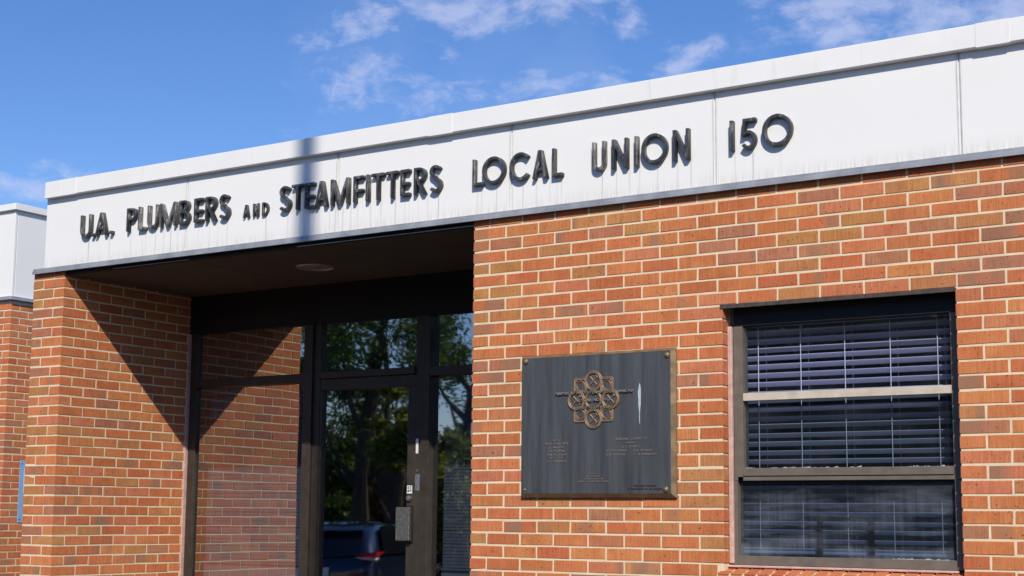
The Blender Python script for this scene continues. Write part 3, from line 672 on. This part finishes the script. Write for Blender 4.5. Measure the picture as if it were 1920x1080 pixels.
text('PLUMBERS AND STEAMFITTERS UNION', .787, -.9425, .0200, width=.455, depth=.010)
text('LOCAL NO. 150', .787, -.982, .0210, width=.19, depth=.010); text('ERECTED 1967', .787, -1.019, .0185, width=.185, depth=.010)
for s_, z_, w_, h_ in (('TRUSTEES', -1.186, .055, .011), ('W. R. CHRISTIAN', -1.2025, .140, .0165), ('J. ALLEN', -1.222, .085, .0150), ('J. B. POWELL', -1.2405, .105, .0160), ('PAUL A. STEVENS', -1.2605, .120, .0150), ('W. E. COOK', -1.276, .080, .0130), ('R. C. WILLIAMS', -1.2945, .118, .0150)): text(s_, .564, z_, h_, width=w_)
for s_, x_, z_, w_, h_ in (('BUILDING COMMITTEE', 1.007, -1.186, .180, .0165), ('CHAIRMAN', 1.000, -1.2055, .055, .0105), ('J. E. DYKES', 1.005, -1.225, .100, .0150), ('V. McDANIEL', .922, -1.244, .120, .0150), ('J. R. MORRIS', 1.072, -1.245, .105, .0150), ('J. A. WAYNE', .918, -1.265, .112, .0150), ('C. R. WILLIAMS', 1.086, -1.265, .130, .0150)): text(s_, x_, z_, h_, width=w_)
for s_, z_, w_, h_ in (('ARCHITECT', -1.361, .050, .0095), ('W. P. ASSOCIATES', -1.3735, .075, .0100), ('GENERAL CONTRACTOR', -1.387, .108, .0110), ('PALMER CONSTRUCTION COMPANY', -1.4005, .180, .0115)): text(s_, .785, z_, h_, width=w_)
for s_, z_, w_, h_ in (('The Labor Movement', -1.4215, .125, .0125), ('is dedicated to its people', -1.437, .195, .0125)): text(s_, 1.083, z_, h_, width=w_, mat=BRONZE)
bm = bmesh.new(); pr = [(0, .0015), (.02, .006), (.05, .0085), (.08, .0075), (.105, .0065), (.12, .004), (.15, .003), (.18, .0018), (.205, .0006)]
Lv = [bm.verts.new((1.054-w_*1.05+.0012*math.sin(t_*90), PY-.0008, -.905-t_)) for t_, w_ in pr]; Rv = [bm.verts.new((1.054+w_+.0012*math.sin(t_*70), PY-.0008, -.905-t_)) for t_, w_ in pr]
for k in range(len(pr)-1): bm.faces.new((Lv[k], Rv[k], Rv[k+1], Lv[k+1]))
bm_obj('paint_drip', bm, simple('pale_drip', (.42, .50, .55), .5, 0, .15, 60), pq)

# ------------------------------------------------------------------ blinds
def blind(name, label, x0, x1, ztop, zbot, y, pitch, sw, tilt, cords, rail=True):
    t = thing(name, label, 'blind')
    bm = bmesh.new(); th = .0026; n = 5
    pts = [(sw*(k/(n-1)-.5), .0022*(1-(2*k/(n-1)-1)**2)) for k in range(n)]
    up = [[bm.verts.new((x, p[0], p[1]+th/2)) for p in pts] for x in (x0, x1)]; lo = [[bm.verts.new((x, p[0], p[1]-th/2)) for p in pts] for x in (x0, x1)]
    for k in range(n-1): bm.faces.new((up[0][k], up[1][k], up[1][k+1], up[0][k+1])); bm.faces.new((lo[0][k], lo[0][k+1], lo[1][k+1], lo[1][k]))
    for k in (0, n-1): bm.faces.new((up[0][k], lo[0][k], lo[1][k], up[1][k]))
    for e in (0, 1): bm.faces.new([*up[e], *lo[e][::-1]])
    bmesh.ops.recalc_face_normals(bm, faces=bm.faces); me = bpy.data.meshes.new('slat'); bm.to_mesh(me); bm.free(); me.materials.append(SLAT)
    z = ztop; r = random.Random(4)
    while z > zbot:
        o = link('slat', me, None, t); o.location = (0, y, z); o.rotation_euler = (R(tilt)+r.gauss(0, .025), r.gauss(0, .0012), 0); z -= pitch
    for cx in cords:
        bm = bmesh.new(); hy = sw*.5*math.cos(R(tilt))
        tube(bm, [(cx, y-hy-.003, ztop+.03), (cx, y-hy-.003, zbot)], .0020, 6); bm_obj('cord', bm, CORD, t)
        bm = bmesh.new(); tube(bm, [(cx+.02, y+hy+.003, ztop+.03), (cx+.02, y+hy+.003, zbot)], .0014, 6); bm_obj('cord', bm, CORD, t)
    box('head_rail', (x0, y-.028, ztop+.03), (x1, y+.028, ztop+.07), SLAT, t, .002)
    box('bottom_rail', (x0, y-.025, zbot-.016), (x1, y+.025, zbot-.002), SLAT, t, .003)
    return t
blind('venetian_blind', 'half-open white slatted blind inside the square window', 1.515, 2.57, -.659, -1.735, .205, .04285, .050, -22, [1.612, 1.836, 2.062, 2.287, 2.513])
blind('venetian_blind', 'closed blind behind the tall glass left of the door', -3.27, -2.235, -.74, -1.92, 1.335, .022, .026, 68, [])
blind('venetian_blind', 'closed blind behind the narrow glass right of the door', -1.13, -.07, -.74, -1.92, 1.335, .022, .026, 68, [])
fm = thing('reflection_bars', 'dark bars standing in for a square reflection in the lowest window pane', 'frame')  # bars modelled in place of a dark reflection in the glass
for a, b in (((1.918, .142, -1.752), (1.945, .150, -1.573)), ((2.172, .142, -1.752), (2.200, .150, -1.573)), ((1.9455, .142, -1.588), (2.1715, .150, -1.573))): box('bar', a, b, BLACKF, fm, .001)

# ------------------------------------------------------------------ downlight in the soffit
dl = thing('recessed_light', 'round recessed ceiling light in the entrance soffit, unlit', 'light')
def lathe(name, prof, c, mat, par, n=40):
    bm = bmesh.new(); rings = [[bm.verts.new((c[0]+r*math.cos(2*math.pi*k/n), c[1]+r*math.sin(2*math.pi*k/n), z)) for k in range(n)] for r, z in prof]
    for A_, B_ in zip(rings, rings[1:]):
        for k in range(n): bm.faces.new((A_[k], A_[(k+1) % n], B_[(k+1) % n], B_[k]))
    return bm_obj(name, bm, mat, par, True)
LC = (-1.665, .612)
lathe('trim_ring', [(.132, SZ-.0005), (.130, SZ-.006), (.112, SZ-.008), (.106, SZ-.004), (.100, SZ+.0)], LC, simple('trim_metal', (.42, .36, .30), .35, .6, .1, 30), dl)
lathe('reflector', [(.100, SZ-.001), (.085, SZ-.0025), (.05, SZ-.004), (.0005, SZ-.0045)], LC, simple('light_lens', (.30, .27, .24), .3, .2, .1, 20), dl)

# ------------------------------------------------------------------ annex building at the left, set back
ax = thing('annex_building', 'taller brick wing with white fascia set back behind the entrance pier', 'building')
AX, AY, AZB = -7.29, 2.666, .470
aw = box('annex_wall', (-12.5, AY+.0025, GZ), (AX-.0025, 9.0, AZB+.02), MORTAR, ax)
ab = Bricks(8); c = 0
while True:
    zt = AZB-.03-c*H; zc = zt-H/2+.0
    if zc-H/2 < GZ: break
    hb, fl = .0985, W-JT
    if c % 2 == 0: ab.add((AX-fl/2, hb/2+AY, zc), (fl, hb, H-JT), 0, True); x = AX-fl-JT; y = AY+hb+JT
    else: ab.add((AX-hb/2, AY+fl/2, zc), (fl, hb, H-JT), R(90), True); x = AX-hb-JT; y = AY+fl+JT
    k = 0
    while x > -9.6: ab.add((x-fl/2, AY+.03, zc), (fl, .06, H-JT), 0, k < 1); x -= fl+JT; k += 1
    k = 0
    while y < 5.0: ab.add((AX-.03, y+fl/2, zc), (fl, .06, H-JT), R(90), k < 2); y += fl+JT; k += 1
    c += 1
ab.build(aw)
def plain_panel(a, b, par):
    bm = bmesh.new(); bbox(bm, a, b, .002); o = bm_obj('fascia_panel', bm, PANEL, par)
    at = o.data.attributes.new('dirt', 'FLOAT_COLOR', 'POINT'); at.data.foreach_set('color', np.tile((0, 0, 0, 1.), len(o.data.vertices)))
plain_panel((-12.5, AY-.012, .505), (AX+.008, AY+.02, 1.365), ax); plain_panel((AX-.03, AY+.0205, .505), (AX+.011, 9.0, 1.365), ax)
box('corner_trim', (AX-.012, AY-.0145, .503), (AX+.0135, AY+.012, 1.366), COPING, ax, .002)
box('coping', (-12.5, AY-.045, 1.36), (AX+.045, 9.0, 1.425), COPING, ax, .003); box('drip_edge', (-12.5, AY-.040, .470), (AX+.040, 9.0, .5045), LIP, ax, .002)
sg = thing('blue_sign', 'narrow light blue metal sign fixed to the set-back wing', 'sign')
box('plate', (AX+.002, 2.862, -1.685), (AX+.006, 3.17, -1.083), simple('sign_blue', (.26, .44, .70), .4, .1, .06, 9), sg, .001)
box('white_field', (AX+.0061, 2.915, -1.40), (AX+.0072, 3.13, -1.15), WHITEP, sg)
for z in (-1.115, -1.655):
    bm = bmesh.new(); tube(bm, [(AX+.006, 2.885, z), (AX+.009, 2.885, z)], .006, 10); bm_obj('screw', bm, BLACKF, sg)

# ------------------------------------------------------------------ things in front of the building (they cast the pole shadow and show in the glass)
tp = 7.7; fx, fy = -1.21+.68*tp, -.03-tp
fp = thing('flagpole', 'tall grey metal pole standing in front of the building', 'pole')
bm = bmesh.new(); tube(bm, [(fx, fy, -3.25), (fx, fy, 2.0), (fx, fy, 9.6)], [.070, .064, .060], 20); bm_obj('shaft', bm, simple('pole_metal', (.45, .46, .47), .4, .6), fp, True)
bm = bmesh.new(); tube(bm, [(fx, fy, -3.26), (fx, fy, -3.18), (fx, fy, -3.12)], [.16, .15, .078], 20); bm_obj('base', bm, CHROME, fp)
bm = bmesh.new(); bmesh.ops.create_uvsphere(bm, u_segments=16, v_segments=10, radius=.08, matrix=Matrix.Translation((fx, fy, 9.66))); bm_obj('ball_cap', bm, CHROME, fp, True)

def tree(label, x, y, z, hgt, cr, ch, seed, mat, trunk_mat, n_clump=70, per=240, leaf=.075, lean=0, name='leafy_tree', base=.35, cat='tree', tall=True):
    r = np.random.default_rng(seed); t = thing(name, label, cat, 'trees across the parking ground')
    t.location = (x, y, z); bm = bmesh.new(); top = hgt*.72
    pts = [(lean*k/5*1.2+.05*math.sin(k*2+seed), .06*math.cos(k*1.7+seed), top*k/5) for k in range(6)]; tr0 = .028*hgt**.9+.05
    tube(bm, pts, [tr0*(1.25-.17*k) if k else tr0*1.5 for k in range(6)], 9)
    ends = []
    for k in range(9):
        i = 2+k % 4; p = Vector(pts[i]); a = k*2.4+seed; q_ = p+Vector((math.cos(a)*cr*.65, math.sin(a)*cr*.65, hgt*(.14+.05*(k % 3))))
        m_ = (p+q_)/2+Vector((0, 0, -.08*hgt*.3)); tube(bm, [p, m_, q_], [tr0*.45, tr0*.28, tr0*.10], 6, False); ends.append(q_)
    bm_obj('trunk', bm, trunk_mat, t)
    cz = hgt*(1-ch/2); V, tone = [], []
    for k in range(n_clump):
        d = r.normal(size=3); d /= np.linalg.norm(d); rad = r.uniform(.35, 1.0)**.6
        c_ = np.array((lean, 0, cz))+d*rad*np.array((cr, cr, hgt*ch/2)); cs = r.uniform(.22, .5)*cr*.55
        p = c_+r.normal(size=(per, 3))*np.array((cs, cs, cs*.62))
        a = r.normal(size=(per, 3)); a /= np.linalg.norm(a, axis=1)[:, None]; b = np.cross(a, r.normal(size=(per, 3))); b /= np.linalg.norm(b, axis=1)[:, None]
        s_ = leaf*r.uniform(.6, 1.3, (per, 1)); V.append(np.stack([p-a*s_, p-b*s_*.45, p+a*s_, p+b*s_*.45], 1).reshape(-1, 3)); tone.append(np.repeat(np.clip(r.normal(.5, .25)+r.normal(0, .2, per), 0, 1), 4))
    V = np.concatenate(V); nq = len(V)//4
    me = bpy.data.meshes.new('crown'); me.from_pydata(V.tolist(), [], np.arange(nq*4).reshape(-1, 4).tolist())
    at = me.attributes.new('leaf_tone', 'FLOAT', 'POINT'); at.data.foreach_set('value', np.concatenate(tone)); link('crown', me, mat, t)
BARK = simple('bark', (.065, .052, .042), .95, 0, .3, 8, .1, .6)
LG, LY, LO = leaf_mat('green_leaf', (.030, .060, .018), (.075, .115, .028)), leaf_mat('yellow_green_leaf', (.10, .13, .025), (.22, .20, .04)), leaf_mat('russet_leaf', (.16, .055, .02), (.30, .11, .04))
def mirror(px, py, t):                       # where a thing stands that the storefront glass shows at this place
    d = AF+AR*((px-960)/2768.609)-AU*((py-607.6)/2768.609); q_ = CAM+d*t; return q_.x, 2*YG-q_.y
TZ = -3.45
for i, (px, t_, hh, cr, ch, mt, lb, ln, nc) in enumerate([
    (566, 38, 8.0, 1.5, .60, LG, 'dark green tree at the far end of the parking ground', 0, 14),
    (668, 34, 8.4, 1.9, .50, LG, 'spreading green tree with a leaning trunk behind the parked car', .4, 22),
    (752, 37, 8.0, 1.8, .50, LG, 'broad green tree second in the row beyond the car', -.5, 20),
    (872, 40, 7.4, 1.5, .42, LG, 'smaller green tree standing right of the row beyond the car', 0, 15),
    (838, 33, 3.9, .95, .70, LY, 'low yellow green tree beside the row of green trees', 0, 40),
    (745, 30, 4.6, .55, .40, LY, 'slender yellow green tree hanging over the parked car', 0, 26)]):
    x, y = mirror(px, 900, t_); tree(lb, x, y, TZ, hh, cr, ch, 20+i, mt, BARK, lean=ln, n_clump=nc)
for i, (px, t_, hh, cr, mt, lb) in enumerate([(575, 46, 4.0, 1.6, LG, 'dense dark shrub at the left of the hedge row'), (628, 44, 4.9, 1.5, LG, 'dense dark shrub second in the hedge row'), (680, 45, 4.8, 1.6, LG, 'dense dark shrub third in the hedge row'), (748, 38, 3.5, .7, LO, 'russet leaved shrub in front of the hedge row'), (738, 46, 4.9, 1.6, LG, 'dense dark shrub fourth in the hedge row'), (800, 46, 3.7, 1.6, LG, 'dense dark shrub fifth in the hedge row'), (862, 47, 3.5, 1.6, LG, 'dense dark shrub at the right end of the hedge row')]):
    x, y = mirror(px, 900, t_); tree(lb, x, y, TZ, hh, cr, .97, 50+i, mt, BARK, n_clump=70, per=110, name='shrub', cat='shrub', leaf=.10)
for i, (x, lb) in enumerate([(-12.5, 'dense green tree at the near end of the row facing the square window'), (-9.2, 'dense green tree second in the row facing the square window'), (-6.0, 'dense green tree third in the row facing the square window'), (-2.8, 'dense green tree fourth in the row facing the square window'), (.4, 'dense green tree fifth in the row facing the square window'), (3.6, 'dense green tree at the far end of the row facing the square window')]):
    tree(lb, x, -27+.8*math.sin(i*2.1), TZ, 7.2+.6*math.sin(i*1.3), 2.3, .93, 80+i, LG, BARK, n_clump=130, per=120, leaf=.17)

# unseen leaf belt, added to block low sky and darken the entrance recess
def blocker_trees():
    r = np.random.default_rng(5); n = 15000
    a = r.uniform(R(-80), R(80), n); rad = r.uniform(46, 54, n); top = (7.5+2.2*np.sin(a*23)+1.5*np.sin(a*61+1))*np.where((a < R(-24)) & (a > R(-50)), .52, 1.0); z = r.uniform(0, 1, n)**.8*top
    p = np.stack([rad*np.sin(a)+2, -rad*np.cos(a)-4, z+TZ], 1); u_ = r.normal(size=(n, 3)); u_ /= np.linalg.norm(u_, axis=1)[:, None]; v_ = np.cross(u_, r.normal(size=(n, 3))); v_ /= np.linalg.norm(v_, axis=1)[:, None]
    s_ = r.uniform(.25, .6, (n, 1)); V = np.stack([p-u_*s_, p-v_*s_*.6, p+u_*s_, p+v_*s_*.6], 1).reshape(-1, 3)
    me = bpy.data.meshes.new('blocker_trees'); me.from_pydata(V.tolist(), [], np.arange(n*4).reshape(-1, 4).tolist())
    at = me.attributes.new('leaf_tone', 'FLOAT', 'POINT'); at.data.foreach_set('value', np.repeat(r.uniform(0, 1, n), 4)); tag(link('blocker_trees', me, LG), 'added far belt of dark green leaves blocking low sky light', 'woodland', kind='stuff')
blocker_trees()
# parked car (rear three-quarter, seen in the door glass)
def car():
    t = thing('parked_car', 'dark blue hatchback car parked facing away from the building', 'car')
    PA = Mat('dark_blue_paint'); PA.set((.012, .020, .045), .22, .3, .5); PA.b.inputs['Coat Weight'].default_value = 1.0; PA = PA.m
    GL = simple('car_glass', (.008, .009, .011), .06, 0, 0, 3, .6); RB = simple('tyre', (.02, .02, .02), .85); AL = simple('alloy', (.5, .5, .52), .3, .8)
    RED = Mat('tail_red'); RED.set((.45, .012, .015), .15, 0, .5); RED = RED.m
    # stations along the length (0 = rear bumper .. 4.7 = nose): x, z of underside, belt, roof; half widths lower, belt, roof
    S = [(0, .42, .78, .80, .80, .80, .70), (.10, .32, .98, 1.02, .90, .90, .74), (.30, .28, 1.06, 1.30, .93, .92, .70), (.62, .26, 1.06, 1.58, .94, .93, .66), (1.1, .25, 1.04, 1.66, .945, .935, .65), (1.9, .25, 1.00, 1.68, .945, .935, .64), (2.6, .25, .98, 1.58, .945, .93, .63), (3.1, .26, .97, 1.28, .94, .92, .66), (3.5, .27, .95, 1.02, .93, .91, .74), (4.2, .30, .86, .90, .90, .87, .66), (4.62, .38, .70, .72, .78, .74, .5)]
    bm = bmesh.new(); rings = []
    for x, zu, zb, zr, wl_, wb_, wr_ in S:
        half = [(0, zu), (wl_*.85, zu), (wl_, zu+.12), (wl_+.01, (zu+zb)/2+.05), (wb_, zb), (wr_+(wb_-wr_)*.45, zb+(zr-zb)*.55), (wr_, zr-(zr-zb)*.08), (wr_*.7, zr), (0, zr+.012)]
        rings.append([bm.verts.new((x, a, b)) for a, b in half]+[bm.verts.new((x, -a, b)) for a, b in half[-2:0:-1]])
    for A_, B_ in zip(rings, rings[1:]):
        for k in range(len(A_)): bm.faces.new((A_[k], A_[(k+1) % len(A_)], B_[(k+1) % len(A_)], B_[k]))
    bm.faces.new(rings[0]); bm.faces.new(rings[-1][::-1]); b = bm_obj('body', bm, PA, t, True)
    sm = b.modifiers.new('sub', 'SUBSURF'); sm.levels = 2; sm.render_levels = 2
    def panel(name, pts, mat, th=.012):
        bm = bmesh.new(); q_ = [bm.verts.new(p) for p in pts]; f = bm.faces.new(q_); bm.normal_update(); nrm = f.normal*th
        q2_ = [bm.verts.new(Vector(p)-nrm) for p in pts]; bm.faces.new(q2_[::-1])
        for i in range(len(pts)): bm.faces.new((q_[i], q_[(i+1) % len(pts)], q2_[(i+1) % len(pts)], q2_[i]))
        return bm_obj(name, bm, mat, t)
    panel('rear_window', [(.115, -.66, 1.10), (.115, .66, 1.10), (.50, .58, 1.53), (.50, -.58, 1.53)], GL, -.03)
    for s in (-1, 1):
        panel('side_window', [(.62, s*.925, 1.10), (2.9, s*.925, 1.04), (2.5, s*.72, 1.52), (1.6, s*.715, 1.60), (.9, s*.73, 1.55)], GL, .03)
        tl = panel('tail_light', [(.035, s*.58, 1.10), (.05, s*.78, 1.045), (.18, s*.94, 1.05), (.50, s*.955, 1.13), (.20, s*.925, 1.14), (.06, s*.74, 1.13)], RED, .05)
        panel('lamp_lens', [(.015, s*.62, 1.05), (.03, s*.78, 1.01), (.17, s*.955, 1.01), (.28, s*.966, 1.045), (.03, s*.79, 1.04)], WHITEP, .03)
        for wx in (.92, 3.72):
            bm = bmesh.new(); tube(bm, [(wx, s*.74, .34), (wx, s*.95, .34)], .345, 28); bm_obj('tyre', bm, RB, t)
            bm = bmesh.new(); tube(bm, [(wx, s*.94, .34), (wx, s*.962, .34)], [.235, .215], 24); bm_obj('rim', bm, AL, t)
    panel('number_plate', [(-.035, -.16, .74), (-.035, .16, .74), (-.03, .16, .90), (-.03, -.16, .90)], WHITEP, .01)
    panel('bumper', [(-.03, -.74, .40), (-.03, .74, .40), (-.02, .70, .56), (-.02, -.70, .56)], RB, .05)
    panel('spoiler', [(.36, -.60, 1.60), (.36, .60, 1.60), (.62, .60, 1.63), (.62, -.60, 1.63)], PA, .03)
    x, y = mirror(606, 1050, 25.5); t.location = (x, y, -3.40); t.rotation_euler = (0, 0, math.atan2(-.93, -.36))
car()
